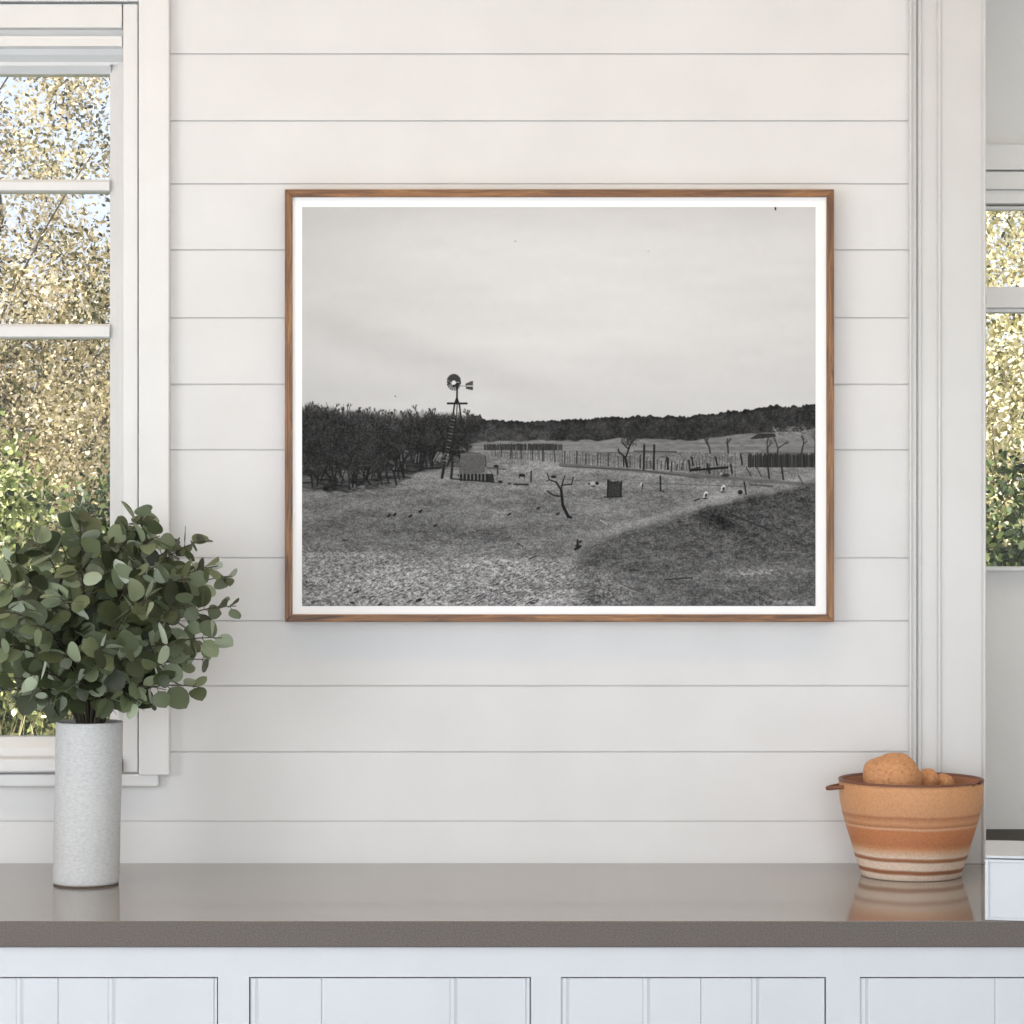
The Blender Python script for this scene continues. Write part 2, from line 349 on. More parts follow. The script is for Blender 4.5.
    poly([(465.5, 383.2), (472.8, 380.4), (473, 385.4), (465.3, 385.2)], 84); poly([(465.3, 386.3), (473, 386.2), (472.5, 390), (466, 388.6)], 78)
    stroke(457, 385, 456.6, 399, 1.7, 42)
    poly([(456, 397), (457.4, 397), (459.5, 404), (453.4, 404)], 36)
    stroke(447.5, 403.2, 466.5, 403.2, 1.9, 40)
    stroke(454.5, 403, 452.5, 416, 1.5, 42); stroke(459, 403, 461, 420, 1.5, 42); stroke(457, 403, 456, 420, 1., 60)
    stroke(452.5, 416, 441.5, 477.5, 2.0, 44); stroke(461, 418, 468, 470, 1.5, 50); stroke(455.5, 416, 450.5, 478, 1.4, 42)
    for k in range(16):
        y = 416+k*3.4; x = 452.8-(y-416)*.178; stroke(x-1.2, y, x+2.2, y+.8, 1., 170 if k % 2 else 110, .6)
    for y in (417, 434, 449): stroke(455-(y-416)*.15, y, 461+(y-418)*.13, y+.5, .8, 96, .6)
    stroke(441.8, 477.4, 444.2, 465, 2.4, 38); stroke(451, 478, 452.6, 462, 2., 40)
    for k in range(9): stroke(452.5+R.uniform(-3, 0)-k*1.0, 420+k*6, 461+k*.9, 421+k*6+R.uniform(-3, 3), .7, 58, .6)
    # tank on its crib of posts
    poly([(457, 474), (493, 474), (494, 481.5), (460, 480.5)], 52, 30)
    poly([(458.5, 473), (460.3, 454), (466, 452.3), (478, 452.2), (484, 454.5), (485, 472), (470, 474.5)], 100, 34)
    stroke(459.6, 454.3, 484, 454.3, 1., 130, .5); stroke(485, 456, 485.6, 466, 1.2, 60, .8); blob(464.5, 449.5, 3., 1., 130, .5, .8)
    for k in range(16):
        px = 459+k*1.85; stroke(px, 474, px+R.uniform(-.3, .3), 480, 1.1, 34 if k % 2 else 128)
    stroke(452, 478.5, 494, 482, 1.3, 40, .8); stroke(446, 465, 459, 466, 3.5, 60, .5)
    blob(500, 481.6, 2.4, 1.4, 50); blob(509, 483.4, 1.6, .8, 56); stroke(514, 484, 528, 484.5, 1.6, 52)
    # animals, stumps and posts around the yard
    blob(496, 466, 2.6, 1.5, 46); stroke(497.3, 466, 497.3, 474, 1.3, 52); stroke(487, 467.5, 505, 469, 1.6, 80, .7)
    blob(521.5, 475, 3.2, 1.6, 38); stroke(524, 475, 524.3, 478, .9, 44); stroke(519, 475.5, 519, 478, .8, 60)
    stroke(531, 471, 530.8, 481, 1.5, 50); blob(553.5, 476.5, 2.8, 1.5, 48)
    # dead snag in the middle
    for s_ in ((568, 516.5, 562.5, 505, 2.9), (562.5, 505, 561, 490, 2.6), (561, 490, 556, 482, 1.7), (556, 482, 549, 479.5, 1.2), (561, 496, 554, 495.5, 1.2), (554, 495.5, 547, 490.8, 1.2), (561, 488, 563, 480, 1.4),
               (561.5, 485, 571.5, 484, 1.2), (571.5, 484, 573, 477, 1.), (563, 480, 565, 475, .8), (549, 479.5, 547, 473, .9), (546, 481, 549, 479.6, .8), (568, 516, 571, 517.5, 2.)):
        stroke(*s_, 34)
    # stump, goats
    poly([(606.5, 497), (607.5, 480), (613, 481.5), (617, 480.5), (621.5, 482), (621, 496.5), (614, 497.5)], 62, 46)
    stroke(607.8, 480, 607.3, 496, 1.6, 40); stroke(621.2, 481, 620.6, 495, 1.5, 40); stroke(604, 497, 622, 496.5, 1.3, 40, .8)
    blob(592, 483, 3., 1.9, 176); blob(596.8, 483, 1.9, 1.6, 42, 1., .6); blob(589, 483.6, 1.1, 1., 60); blob(593, 486, 2, .8, 74)
    blob(641, 484.2, 1.2, 2., 190); blob(642.3, 485.5, .9, 1.8, 48); stroke(641.5, 488.5, 643, 488.6, .8, 60)
    stroke(660, 476, 660.4, 490.5, 1.6, 44); stroke(660, 490.5, 664, 491.5, 1.1, 52)
    for (px, py) in ((705.5, 494), (723, 487.5)):
        blob(px, py, 2., 3., 215, 1., .35); blob(px+.3, py+1., 1.3, 1.9, 66, 1., .4); blob(px-2, py+2.5, .9, .9, 190); blob(px-.5, py+4.2, 2.2, .7, 54)
    blob(739.5, 491.5, 3.2, 3.2, 150); blob(740, 492, 2.4, 2.3, 46); stroke(744, 482, 745.8, 494, 1.5, 46); stroke(694, 500.5, 699, 498.8, 1.2, 50)
    stroke(750, 484.5, 772, 486, 2., 62, .6)
    # birds on the ground, twigs, stones
    for (px, py) in ((388.5, 515.5), (394.3, 514.5), (410, 516), (420, 511.2)):
        blob(px, py, 1.9, 1.2, 34, 1., -.5); blob(px+1.4, py-1.4, .8, .8, 40)
    for (px, py) in ((509, 514), (538, 507.8), (557.5, 513.7), (435, 525.3), (577, 545), (580, 541.5)): blob(px, py, 2.3, 1.0, 42, .9, -.5)
    blob(577.5, 547.5, 4.5, 1.6, 36, .95, -.55); stroke(577, 545, 577.5, 540, 1.6, 38)
    for k in range(26): px, py = 489+R.gauss(0, 5), 536+R.gauss(0, 3); stroke(px, py, px+R.uniform(-4, 4), py+R.uniform(-1.5, 2), .6, 70, .6)
    stroke(600, 520, 607, 524, .9, 190, .8); stroke(517, 543, 523, 546.5, .9, 60); stroke(529, 558.5, 537, 555.5, 1.6, 60, .8)
    stroke(730, 514, 770, 530, 1.3, 46, .8); stroke(727, 517, 745, 523, 1., 120, .5); stroke(665, 579.5, 692, 577.5, 1.3, 52, .8); stroke(630, 569.8, 638, 570, 1.6, 50, .8)
    stroke(690, 533, 712, 545, 1., 64, .6); stroke(620, 583, 640, 592, 1., 60, .5); stroke(618, 585, 641, 593.5, .9, 170, .5)
    for (x_, y_, r_) in ((548, 588, 17), (520, 594, 14), (530, 586, 13)): blob(x_, y_, r_, 2.6, 92, .35)
    for k in range(620):                       # pebbles with a lit top and a dark lower side
        py = 530+76*R.random()**.8; px = R.uniform(303, 600+(py-606)*.4); s_ = .5+1.1*(py-525)/80*R.random()
        blob(px, py+s_*.7, s_*1.7, s_*.55, 60+R.uniform(-14, 20), .75, -.45); blob(px, py-.2, s_*1.5, s_*.5, 176+R.uniform(-24, 34), .65, -.45)
    blob(418.5, 600, 3.6, 1.5, 42, .9, -.4); blob(532, 602.8, 3, 1., 50, .9); blob(352, 602.5, 2.6, 1, 44, .9, .2); blob(380, 604, 2.4, .9, 48, .9, -.4); blob(345, 540, 3.5, 1., 62, .8); blob(356, 592, 3.5, .9, 56, .8, -.3)
    stroke(775, 206.5, 775.3, 209.4, 1.4, 40); blob(395, 396, .9, .7, 130); blob(515, 241, .9, .6, 160); blob(648, 251, 1., .6, 190)
    img[:] += (rng.random((H, W))-.5)*14*(img < 200)
    img[:] = np.clip((img-16)*1.065, 14, 245)
    v = (img/255.).astype(np.float32)
    px = np.ones((H, W, 4), np.float32); px[..., :3] = v[::-1, :, None]
    im = bpy.data.images.new('ranch_print_tones', W, H, alpha=False)
    im.pixels.foreach_set(px.ravel()); im.update(); im.pack()
    m, nt, b, _ = new_mat('black_and_white_photographic_print')
    ti = N(nt, 'ShaderNodeTexImage'); ti.image = im; ti.extension = 'EXTEND'
    uv = N(nt, 'ShaderNodeUVMap'); L(nt, uv.outputs[0], ti.inputs[0])
    g = N(nt, 'ShaderNodeMix', data_type='RGBA', blend_type='MULTIPLY'); g.inputs['Factor'].default_value = 1.
    g.inputs['B'].default_value = (PRINT_GAIN,)*3+(1,)
    L(nt, ti.outputs[0], g.inputs['A']); L(nt, g.outputs['Result'], b.inputs['Base Color'])
    b.inputs['Roughness'].default_value = .75; b.inputs['Specular IOR Level'].default_value = .2
    return m
PRINT_GAIN = .875
M['print'] = make_print()

# ------------------------------------------------------------------ mesh helpers
class MB:
    """collects shapes; build() links them as one mesh object"""
    def __init__(self): self.bm = bmesh.new()
    def box(self, x0, x1, y0, y1, z0, z1, bev=0., seg=2):
        b = bmesh.new(); bmesh.ops.create_cube(b, size=1.)
        for v in b.verts: v.co = Vector(((x0+x1)/2+v.co.x*(x1-x0), (y0+y1)/2+v.co.y*(y1-y0), (z0+z1)/2+v.co.z*(z1-z0)))
        if bev: bmesh.ops.bevel(b, geom=b.edges[:], offset=bev, segments=seg, affect='EDGES', profile=.5)
        self._merge(b); return self
    def prism(self, pts, axis, a0, a1):
        """2D outline extruded: axis 'z' takes (x,y), axis 'x' takes (y,z)"""
        mk = (lambda p, a: (p[0], p[1], a)) if axis == 'z' else (lambda p, a: (a, p[0], p[1])) if axis == 'x' else (lambda p, a: (p[0], a, p[1]))
        b = bmesh.new(); A = [b.verts.new(mk(p, a0)) for p in pts]; B = [b.verts.new(mk(p, a1)) for p in pts]
        n = len(pts); b.faces.new(A[::-1]); b.faces.new(B)
        for i in range(n): b.faces.new((A[i], A[(i+1) % n], B[(i+1) % n], B[i]))
        bmesh.ops.recalc_face_normals(b, faces=b.faces[:]); self._merge(b); return self
    def lathe(self, prof, n=64, close=False, shear=(0, 0)):
        b = bmesh.new(); rings = []
        for (r, z) in prof:
            if r < 1e-6: rings.append([b.verts.new((shear[0]*z, shear[1]*z, z))])
            else: rings.append([b.verts.new((r*math.cos(k*math.tau/n)+shear[0]*z, r*math.sin(k*math.tau/n)+shear[1]*z, z)) for k in range(n)])
        for A, B in zip(rings, rings[1:]):
            for k in range(n):
                f = [A[k % len(A)], A[(k+1) % len(A)], B[(k+1) % len(B)], B[k % len(B)]]
                f = [v for i, v in enumerate(f) if v not in f[:i]]
                if len(f) > 2: b.faces.new(f)
        bmesh.ops.recalc_face_normals(b, faces=b.faces[:]); self._merge(b); return self
    def tube(self, pts, r0, r1=None, n=8):
        r1 = r0 if r1 is None else r1; b = bmesh.new(); rings = []; m = len(pts); P = [Vector(p) for p in pts]; up = Vector((.13, .21, .97)).normalized()
        for i, p in enumerate(P):
            t = (P[min(i+1, m-1)]-P[max(i-1, 0)]).normalized(); u = t.cross(up)
            u = (t.cross(Vector((1, 0, 0))) if u.length < .05 else u).normalized(); w = t.cross(u); r = r0+(r1-r0)*i/(m-1)
            rings.append([b.verts.new(p+(u*math.cos(k*math.tau/n)+w*math.sin(k*math.tau/n))*r) for k in range(n)])
        for A, B in zip(rings, rings[1:]):
            for k in range(n): b.faces.new((A[k], A[(k+1) % n], B[(k+1) % n], B[k]))
        b.faces.new(rings[0][::-1]); b.faces.new(rings[-1]); bmesh.ops.recalc_face_normals(b, faces=b.faces[:]); self._merge(b); return self
    def _merge(self, b):
        me = bpy.data.meshes.new('tmp'); b.to_mesh(me); b.free(); self.bm.from_mesh(me); bpy.data.meshes.remove(me)
    def build(self, name, mat, parent=None, smooth=False, local=False):
        me = bpy.data.meshes.new(name); self.bm.to_mesh(me); self.bm.free()
        return link(name, me, mat, parent, smooth, local)
def world_loc(o):
    v = Vector((0, 0, 0))
    while o: v += o.location; o = o.parent
    return v
def link(name, me, mat, parent=None, smooth=False, local=False):
    if parent and not local:
        me.transform(Matrix.Translation(-world_loc(parent)))
    o = bpy.data.objects.new(name, me); C.objects.link(o); o.parent = parent
    for m in (mat if isinstance(mat, (list, tuple)) else [mat]): me.materials.append(m)
    if smooth:
        me.shade_smooth()
        if smooth != 'all': me.set_sharp_from_angle(angle=math.radians(38))
    return o
def tag(o, label=None, cat=None, group=None, kind=None):
    if label: o['label'] = label
    if cat: o['category'] = cat
    if group: o['group'] = group
    if kind: o['kind'] = kind
    return o
def empty(name, loc, label=None, cat=None, group=None, kind=None):
    o = bpy.data.objects.new(name, None); C.objects.link(o); o.location = loc; o.empty_display_size = .05
    return tag(o, label, cat, group, kind)

# ------------------------------------------------------------------ the setting
XL, XR, YB, CEIL = -2.6, 2.9, -6.6, 2.75
GL, GR = -330, 110               # glass of the near window, left and right edge (its centre lies outside the picture)
mir = lambda px: GL+GR-px
HX0, HX1, HZ0, HZ1 = wx(mir(128)), wx(128), wz(766), wz(10)      # hole in the wall
OPX = wx(986, -.013)                    # right end of the boarded wall (cased opening beyond)
NY = .53                         # far wall beyond the opening
w = MB()
for (x0, x1, z0, z1) in ((XL, HX0, 0, CEIL), (HX1, OPX-.02, 0, CEIL), (HX0, HX1, 0, HZ0), (HX0, HX1, HZ1, CEIL)):
    w.box(x0, x1, .0045, .16, z0, z1)
seams = [-144, -78, -12, 54, 121, 184, 250, 318, 384.5, 450, 558, 621, 686, 752, 821, 887]
zs = [CEIL]+[wz(s) for s in seams]+[.80]
gap = .0019
for za, zb in zip(zs, zs[1:]):
    z1, z0 = za-gap/2, zb+gap/2
    spans = [(XL, OPX-.025)]
    if z1 > wz(770)+.0 and z0 < wz(-20): spans = [(XL, HX0), (HX1, OPX-.025)]
    if len(spans) == 2 and z0 < HZ0-.001:          # board that runs on under the window
        w.box(XL, OPX-.025, 0, .0047, z0, HZ0)
        for (a, b) in spans: w.box(a, b, 0, .0047, HZ0, z1)
        continue
    for (a, b) in spans: w.box(a, b, 0, .0047, z0, z1, .0008, 1)
tag(w.build('wall_back', M['wall']), kind='structure')
tag(MB().box(XL-.15, XL, YB, .16, 0, 1.0).box(XL-.15, XL, YB, .16, 2.4, CEIL).box(XL-.15, XL, YB, -4.9, 1.0, 2.4).box(XL-.15, XL, -1.7, .16, 1.0, 2.4).build('wall_left', M['plaster']), kind='structure')
tag(MB().box(XR, XR+.15, YB, NY+.15, 0, CEIL).build('wall_right', M['plaster']), kind='structure')
tag(MB().box(XL-.15, XR+.15, YB-.15, YB, 0, .65).box(XL-.15, XR+.15, YB-.15, YB, 2.35, CEIL).box(XL-.15, -1.55, YB-.15, YB, .65, 2.35).box(1.95, XR+.15, YB-.15, YB, .7, 2.45).build('wall_front', M['plaster']), kind='structure')
tag(MB().box(XL-.15, XR+.15, YB-.15, NY+.15, -.1, 0).build('floor', M['floor']), kind='structure')
tag(MB().box(XL-.15, XR+.15, YB-.15, NY+.15, CEIL, CEIL+.12).build('ceiling', M['plaster']), kind='structure')
tag(MB().box(OPX-.17, OPX-.03, .161, NY+.15, 0, CEIL).build('wall_return', M['nook']), kind='structure')

# cased opening: moulded casing with beads
def bead(px, r, y, n=0):
    """raised moulding edge centred on px: sloping left flank, rounded top, steep right flank"""
    h = 2.0*r*.6/560
    return [(px-r, y), (px-r*.1, y-h), (px+r*.35, y-h*1.12), (px+r*.75, y-h*1.05), (px+r, y-h*.75), (px+r*1.02, y)]
P = [(908.6, .0005), (908.6, -.010)]+bead(910.3, 1.7, -.011)+[(912.2, -.009), (916.2, -.009), (916.5, -.003), (917.6, -.003), (917.9, -.012)]+bead(919.6, 1.6, -.0125)+[(921.3, -.0115), (936.6, -.0115)]+bead(938.9, 2.2, -.0125)+\
    [(941.3, -.0125), (981.2, -.0125)]+bead(983.8, 2.2, -.0135)+[(986.1, -.013), (986.1, .16), (975, .16), (975, .0005)]
cas = MB().prism([(wx(px, min(y, 0)), y) for px, y in P], 'z', .9005, CEIL)
tag(cas.build('trim_1', M['casing'], None, True), kind='structure')

# near window
W1 = empty('window_1', (wx((GL+GR)/2), 0, wz(774)), kind='structure')
def side(px0, px1, y0, y1, z0, z1, bev, mb):
    for a, b in ((px0, px1), (mir(px1), mir(px0))): mb.box(wx(a, y0), wx(b, y0), y0, y1, z0, z1, bev)
cs = MB()
side(138.6, 169, -.024, -.0002, wz(774), wz(-30), .002, cs)
cs.box(wx(mir(138.6), -.024), wx(138.6, -.024), -.024, -.0002, wz(3.5), wz(-30), .002)
cs.build('window_casing', M['trim'], W1)
st = MB()
side(123, 137.7, -.013, .013, wz(771.5), wz(5), .0018, st)
st.box(wx(mir(123))+.0002, wx(123)-.0002, -.013, .02, wz(29), wz(5), .0018)         # head strip
st.box(wx(mir(123))+.0002, wx(123)-.0002, .012, .03, wz(38), wz(28), 0)              # shadow recess
st.prism([(-.008, wz(36, -.008)), (-.008, wz(46, -.008)), (.004, wz(49, .004)), (.012, wz(55, .012)), (.030, wz(62, .03)), (.030, wz(64.5, .03)), (.05, wz(64.5, .05)), (.05, wz(36, .05)), ], 'x', wx(mir(123))+.0004, wx(123)-.0004)
st.build('window_stop', M['trim'], W1)
sa = MB()
g = .055
def xs(px, y): return wx(px, y)
outl = [(wx(126), .031), (wx(118.5, .031), .031), (wx(117.5, .034), .034), (wx(110, g-.006), g-.006), (wx(110, g-.006), g+.03), (wx(126), g+.03)]
cx = wx((GL+GR)/2)
sa.prism(outl, 'z', wz(762), wz(50))
sa.prism([(2*cx-x, y) for x, y in outl], 'z', wz(762), wz(50))
sa.prism([(.031, wz(62, .031)), (.031, wz(65.5, .031)), (g-.006, wz(74, g-.006)), (g+.03, wz(74, g-.006)), (g+.03, wz(58))], 'x', 2*cx-wx(112, g), wx(112, g))
sa.prism([(.031, wz(762, .031)), (.031, wz(748, .031)), (g-.006, wz(737, g-.006)), (g+.03, wz(737, g-.006)), (g+.03, wz(770))], 'x', 2*cx-wx(112, g), wx(112, g))
sa.build('sash', M['trim'], W1)
for (a, b) in ((179.5, 191.5), (324, 338)):
    mb = MB().prism([(.034, wz(a+2.5, .034)), (.034, wz(b-1.5, .034)), (.040, wz(b, .04)), (g+.028, wz(b, .04)), (g+.028, wz(a, .04)), (.040, wz(a, .04))], 'x', 2*cx-wx(111, g), wx(111, g))
    mb.build('glazing_bar', M['trim'], W1)
for (a, b) in ((72, 181), (190, 326), (336, 739)):
    MB().box(2*cx-wx(112, g), wx(112, g), g+.004, g+.008, wz(b, g), wz(a, g)).build('pane', M['glass'], W1)
MB().box(wx(mir(122.6)), wx(122.6), -.030, .03, wz(772.4, -.03), wz(759, -.03), .0035, 3).build('window_sill', M['trim'], W1)
MB().box(wx(mir(160)), wx(160), -.0195, -.0002, wz(786), wz(773.2), .004, 3).build('window_apron', M['trim'], W1)

# far wall beyond the opening with its own window
FX0, FX1 = 981, 1240
hx0, hx1, hz0, hz1 = wx(FX0-8, NY), wx(FX1+8, NY), wz(570, NY), wz(196, NY)
fw = MB()
for (x0, x1, z0, z1) in ((OPX-.03, hx0, 0, CEIL), (hx1, XR, 0, CEIL), (hx0, hx1, 0, hz0), (hx0, hx1, hz1, CEIL)): fw.box(x0, x1, NY, NY+.15, z0, z1)
tag(fw.build('wall_far', M['nook']), kind='structure')
W2 = empty('window_2', (wx((FX0+FX1)/2, NY), NY, wz(570, NY)), kind='structure')
f2 = MB()
f2.box(OPX-.028, wx(FX1+60, NY), NY-.022, NY-.0003, wz(171, NY), wz(145.5, NY), .002)
f2.box(OPX-.028, wx(FX1+56, NY), NY-.016, NY-.0003, wz(190, NY), wz(172.5, NY), .002)
f2.box(wx(FX1+14, NY), wx(FX1+56, NY), NY-.016, NY-.0003, wz(566, NY), wz(190.5, NY), .002)
f2.build('window_casing', M['nook_trim'], W2)
s2 = MB()
for (x0, x1, z0, z1) in ((FX0-14, FX1+14, 203.5, 190.3), (FX0-14, FX0, 567, 203), (FX1, FX1+14, 567, 203)): s2.box(wx(x0, NY), wx(x1, NY), NY-.004, NY+.05, wz(z0, NY), wz(z1, NY), .0015)
s2.box(wx(FX0, NY), wx(FX1, NY), NY+.02, NY+.05, wz(208.5, NY), wz(205, NY), .0012)
s2.build('sash', M['nook_trim'], W2)
t2 = MB().box(wx(FX0-.5, NY), wx(FX1+.5, NY), NY-.006, NY+.05, wz(308, NY), wz(287, NY), .0015).box(wx(FX0-.5, NY), wx(FX1+.5, NY), NY+.004, NY+.05, wz(312, NY), wz(308.2, NY), .001)
t2.build('glazing_bar', M['nook_trim'], W2)
for (a, b) in ((205, 290), (308, 569)): MB().box(wx(FX0-1, NY), wx(FX1+1, NY), NY+.03, NY+.034, wz(b, NY), wz(a, NY)).build('pane', M['glass'], W2)
MB().box(OPX-.028, wx(FX1+40, NY), NY-.03, NY+.05, wz(571, NY-.03), wz(567, NY-.03), .0015).build('window_sill', M['trim'], W2)

# ------------------------------------------------------------------ worktop and cabinets
TOP, UND, FY, CY = .90, .8595, -.70, -.690
xl, xr = wx(-393, CY)-.003, wx(1140, CY)+.012
cb = bmesh.new(); bmesh.ops.create_cube(cb, size=1.)
for v in cb.verts: v.co = Vector(((xl+xr)/2+v.co.x*(xr-xl), FY/2-.0005+v.co.y*(-FY-.001), (TOP+UND)/2+v.co.z*(TOP-UND)))
bmesh.ops.bevel(cb, geom=cb.edges[:], offset=.0022, segments=2, affect='EDGES', profile=.5)
me = bpy.data.meshes.new('worktop'); cb.to_mesh(me); cb.free()
wt = link('worktop', me, [M['quartz'], M['quartz_shaded_edge']])
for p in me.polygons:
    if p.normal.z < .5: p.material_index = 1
tag(wt, 'long polished taupe grey worktop slab running along under the framed picture', 'worktop')

def cabinet(u0, u1, d0, d1, grooves, label):
    a, b = wx(u0, CY), wx(u1, CY)
    root = empty('base_cabinet', ((a+b)/2, CY, 0), label, 'cabinet', 'white base cabinets under the worktop')
    fz = wz(977, CY); x0, x1 = wx(d0, CY), wx(d1, CY)
    body = MB().box(a, b, CY+.022, -.03, .09, UND-.0004).box(a, b, CY+.07, -.03, .0004, .09)
    body.build('carcass', M['cabinet'], root)
    fr = MB().box(a, b, CY, CY+.0215, fz, UND-.0004).box(a, x0, CY, CY+.0215, .09, fz).box(x1, b, CY, CY+.0215, .09, fz).box(x0, x1, CY, CY+.0215, .09, .13)
    fr.build('face_frame', M['cabinet'], root)
    # beadboard door set into the frame
    gp = .0022; y = CY+.0015; pts = [(x0+gp, y+.018), (x0+gp, y)]
    r = .0022
    for (gpx, dbl) in sorted(grooves):
        gx_ = wx(gpx, CY)
        if dbl: pts += [(gx_-3.2*r, y), (gx_-2.4*r, y+.0010), (gx_-1.2*r, y), (gx_, y-.0012), (gx_+1.2*r, y), (gx_+2.4*r, y+.0010), (gx_+3.2*r, y)]
        else: pts += [(gx_-1.2*r, y), (gx_-.5*r, y+.002), (gx_+.5*r, y+.0006), (gx_+1.3*r, y)]
    pts += [(x1-gp, y), (x1-gp, y+.018)]
    MB().prism(pts, 'z', .132, fz-gp).build('door', M['cabinet'], root)
    return root
cabinet(-393, -80, -377, -95, [(-370, 1), (-305, 0), (-236, 1), (-166, 0), (-102, 1)], 'white beadboard base cabinet at the far end past the vase, outside the picture edge')
cabinet(-80, 233, -64, 218, [(-56, 1), (20, 1), (59, 0), (112, 1), (215, 0)], 'white beadboard base cabinet directly below the vase of eucalyptus')
cabinet(233, 546, 249, 531, [(255, 1), (322.5, 0), (454, 1), (527, 0)], 'white beadboard base cabinet with one very wide board mid-door, below the picture')
cabinet(546, 843, 561, 826, [(566, 1), (647, 1), (702, 0), (756, 1)], 'white beadboard base cabinet between the wide-board one and that under the bowl')
cabinet(843, 1140, 860, 1124, [(865, 1), (996, 0), (1060, 1), (1118, 0)], 'white beadboard base cabinet below the terracotta bowl and the low white box')

# dark stone ledge and cabinet beyond the opening
dx0, dx1 = OPX+.004, 1.75
nt_ = MB().box(dx0, dx1, .0025, NY-.001, UND, TOP, .002).build('worktop', M['dark_stone'])
tag(nt_, 'dark stone worktop strip beyond the cased opening, below the far window', 'worktop')
nc = empty('base_cabinet', ((dx0+dx1)/2, .05, 0), 'base cabinet carrying the dark stone worktop beyond the opening', 'cabinet')
MB().box(dx0, dx1, .03, NY-.003, .0004, UND-.0005).build('carcass', M['cabinet'], nc)
MB().box(dx0+.02, dx1-.02, .010, .0298, .10, UND-.03, .002).build('door', M['cabinet'], nc)

# low white box standing at the front edge of the worktop
ang = math.atan2(wx(985, FY), D+FY)
bw, bd, bh = .17, .20, .0995
bx = empty('storage_box', (wx(985, -.692), -.692, TOP+.0003), 'low white lidded box at the worktop front edge, beside the terracotta bowl', 'box')
def rot_obj(o): return o
bx.rotation_euler = (0, 0, -ang)
mb = MB().box(0, bw, .003, bd, 0, bh-.006, .002)
mb.box(0, .006, 0, .004, 0, bh-.006, .001).box(bw-.006, bw, 0, .004, 0, bh-.006, .001).box(.006, bw-.006, 0, .004, 0, .004, .001).box(.006, bw-.006, 0, .004, bh-.011, bh-.006, .001)
mb.build('body', M['box'], bx, local=True)
MB().box(.001, bw-.001, .0005, bd, bh-.0045, bh, .0012).build('lid', M['box'], bx, local=True)

# ------------------------------------------------------------------ framed picture
fy = -.030
X0, X1, Z0, Z1 = wx(284.8, fy), wx(834.2, fy), wz(622, fy), wz(189.3, fy)
t_ = 7.6*(D+fy)/F
pf = empty('framed_picture', ((X0+X1)/2, 0, Z0), 'large oak framed black and white photograph of a ranch windmill, hung on the boarded wall', 'picture')
def rail(q, name, m):
    b = bmesh.new(); b1 = [b.verts.new((x, fy, z)) for x, z in q]; b2 = [b.verts.new((x, -.0008, z)) for x, z in q]
    b.faces.new(b1[::-1]); b.faces.new(b2)
    for i in range(4): b.faces.new((b1[i], b1[(i+1) % 4], b2[(i+1) % 4], b2[i]))
    bmesh.ops.recalc_face_normals(b, faces=b.faces[:])
    bmesh.ops.bevel(b, geom=b.edges[:], offset=.0009, segments=2, affect='EDGES', profile=.5)
    m_ = MB(); m_._merge(b); return m_.build(name, m, pf)
e = .00015
rail([(X0, Z1), (X1, Z1), (X1-t_, Z1-t_), (X0+t_, Z1-t_)], 'frame_rail', M['oak_h'])
rail([(X0+t_, Z0+t_), (X1-t_, Z0+t_), (X1, Z0), (X0, Z0)], 'frame_rail', M['oak_h'])
rail([(X0, Z1-e), (X0+t_-e, Z1-t_), (X0+t_-e, Z0+t_), (X0, Z0+e)], 'frame_rail', M['oak_v'])
rail([(X1-t_+e, Z1-t_), (X1, Z1-e), (X1, Z0+e), (X1-t_+e, Z0+t_)], 'frame_rail', M['oak_v'])
my = -.0235
MB().box(X0+t_-.002, X1-t_+.002, my, -.006, Z0+t_-.002, Z1-t_+.002).build('mat_board', M['mat'], pf)
py_ = my-.0008
a0, a1, b0, b1 = wx(302, py_), wx(815.5, py_), wz(606, py_), wz(207, py_)
pm = bpy.data.meshes.new('photo_print')
pm.from_pydata([(a0, py_, b0), (a1, py_, b0), (a1, py_, b1), (a0, py_, b1), (a0, my-.0001, b0), (a1, my-.0001, b0), (a1, my-.0001, b1), (a0, my-.0001, b1)], [],
               [(0, 1, 2, 3), (0, 4, 5, 1), (1, 5, 6, 2), (2, 6, 7, 3), (3, 7, 4, 0), (7, 6, 5, 4)])
uvl = pm.uv_layers.new(name='UVMap')
for i, l in enumerate(pm.loops):
    v = pm.vertices[l.vertex_index].co; uvl.data[i].uv = ((v.x-a0)/(a1-a0), (v.z-b0)/(b1-b0))
link('photo_print', pm, M['print'], pf)

# ------------------------------------------------------------------ vase
VY = -.280; vs = F/(D+VY)
VX, VR = (86-512)/vs, 33/vs
VH = wz(721.5, VY)-TOP
sh = ((89.5-86)/vs/VH, 0)
va = empty('vase', (VX, VY, TOP+.0003), 'tall white speckled stoneware cylinder vase standing on the worktop by the window', 'vase')
ri = VR*1.0
prof = [(ri*.975, .0028), (ri*.992, .0055), (ri, .012), (ri*1.0, VH*.5), (ri*1.012, VH-.006), (ri*1.008, VH-.002), (ri*.99, VH), (ri*.93, VH-.001), (ri*.90, VH-.006), (ri*.89, VH*.5), (ri*.88, .014), (0, .012)]
MB().lathe([(0, .0028)]+prof, 72, shear=sh).build('vase_body', M['stoneware'], va, 'all', local=True)
MB().lathe([(0, 0), (ri*.975, 0), (ri*.98, .001), (ri*.98, .0028), (0, .0028)], 72).build('foot_ring', M['clay_foot'], va, True, local=True)

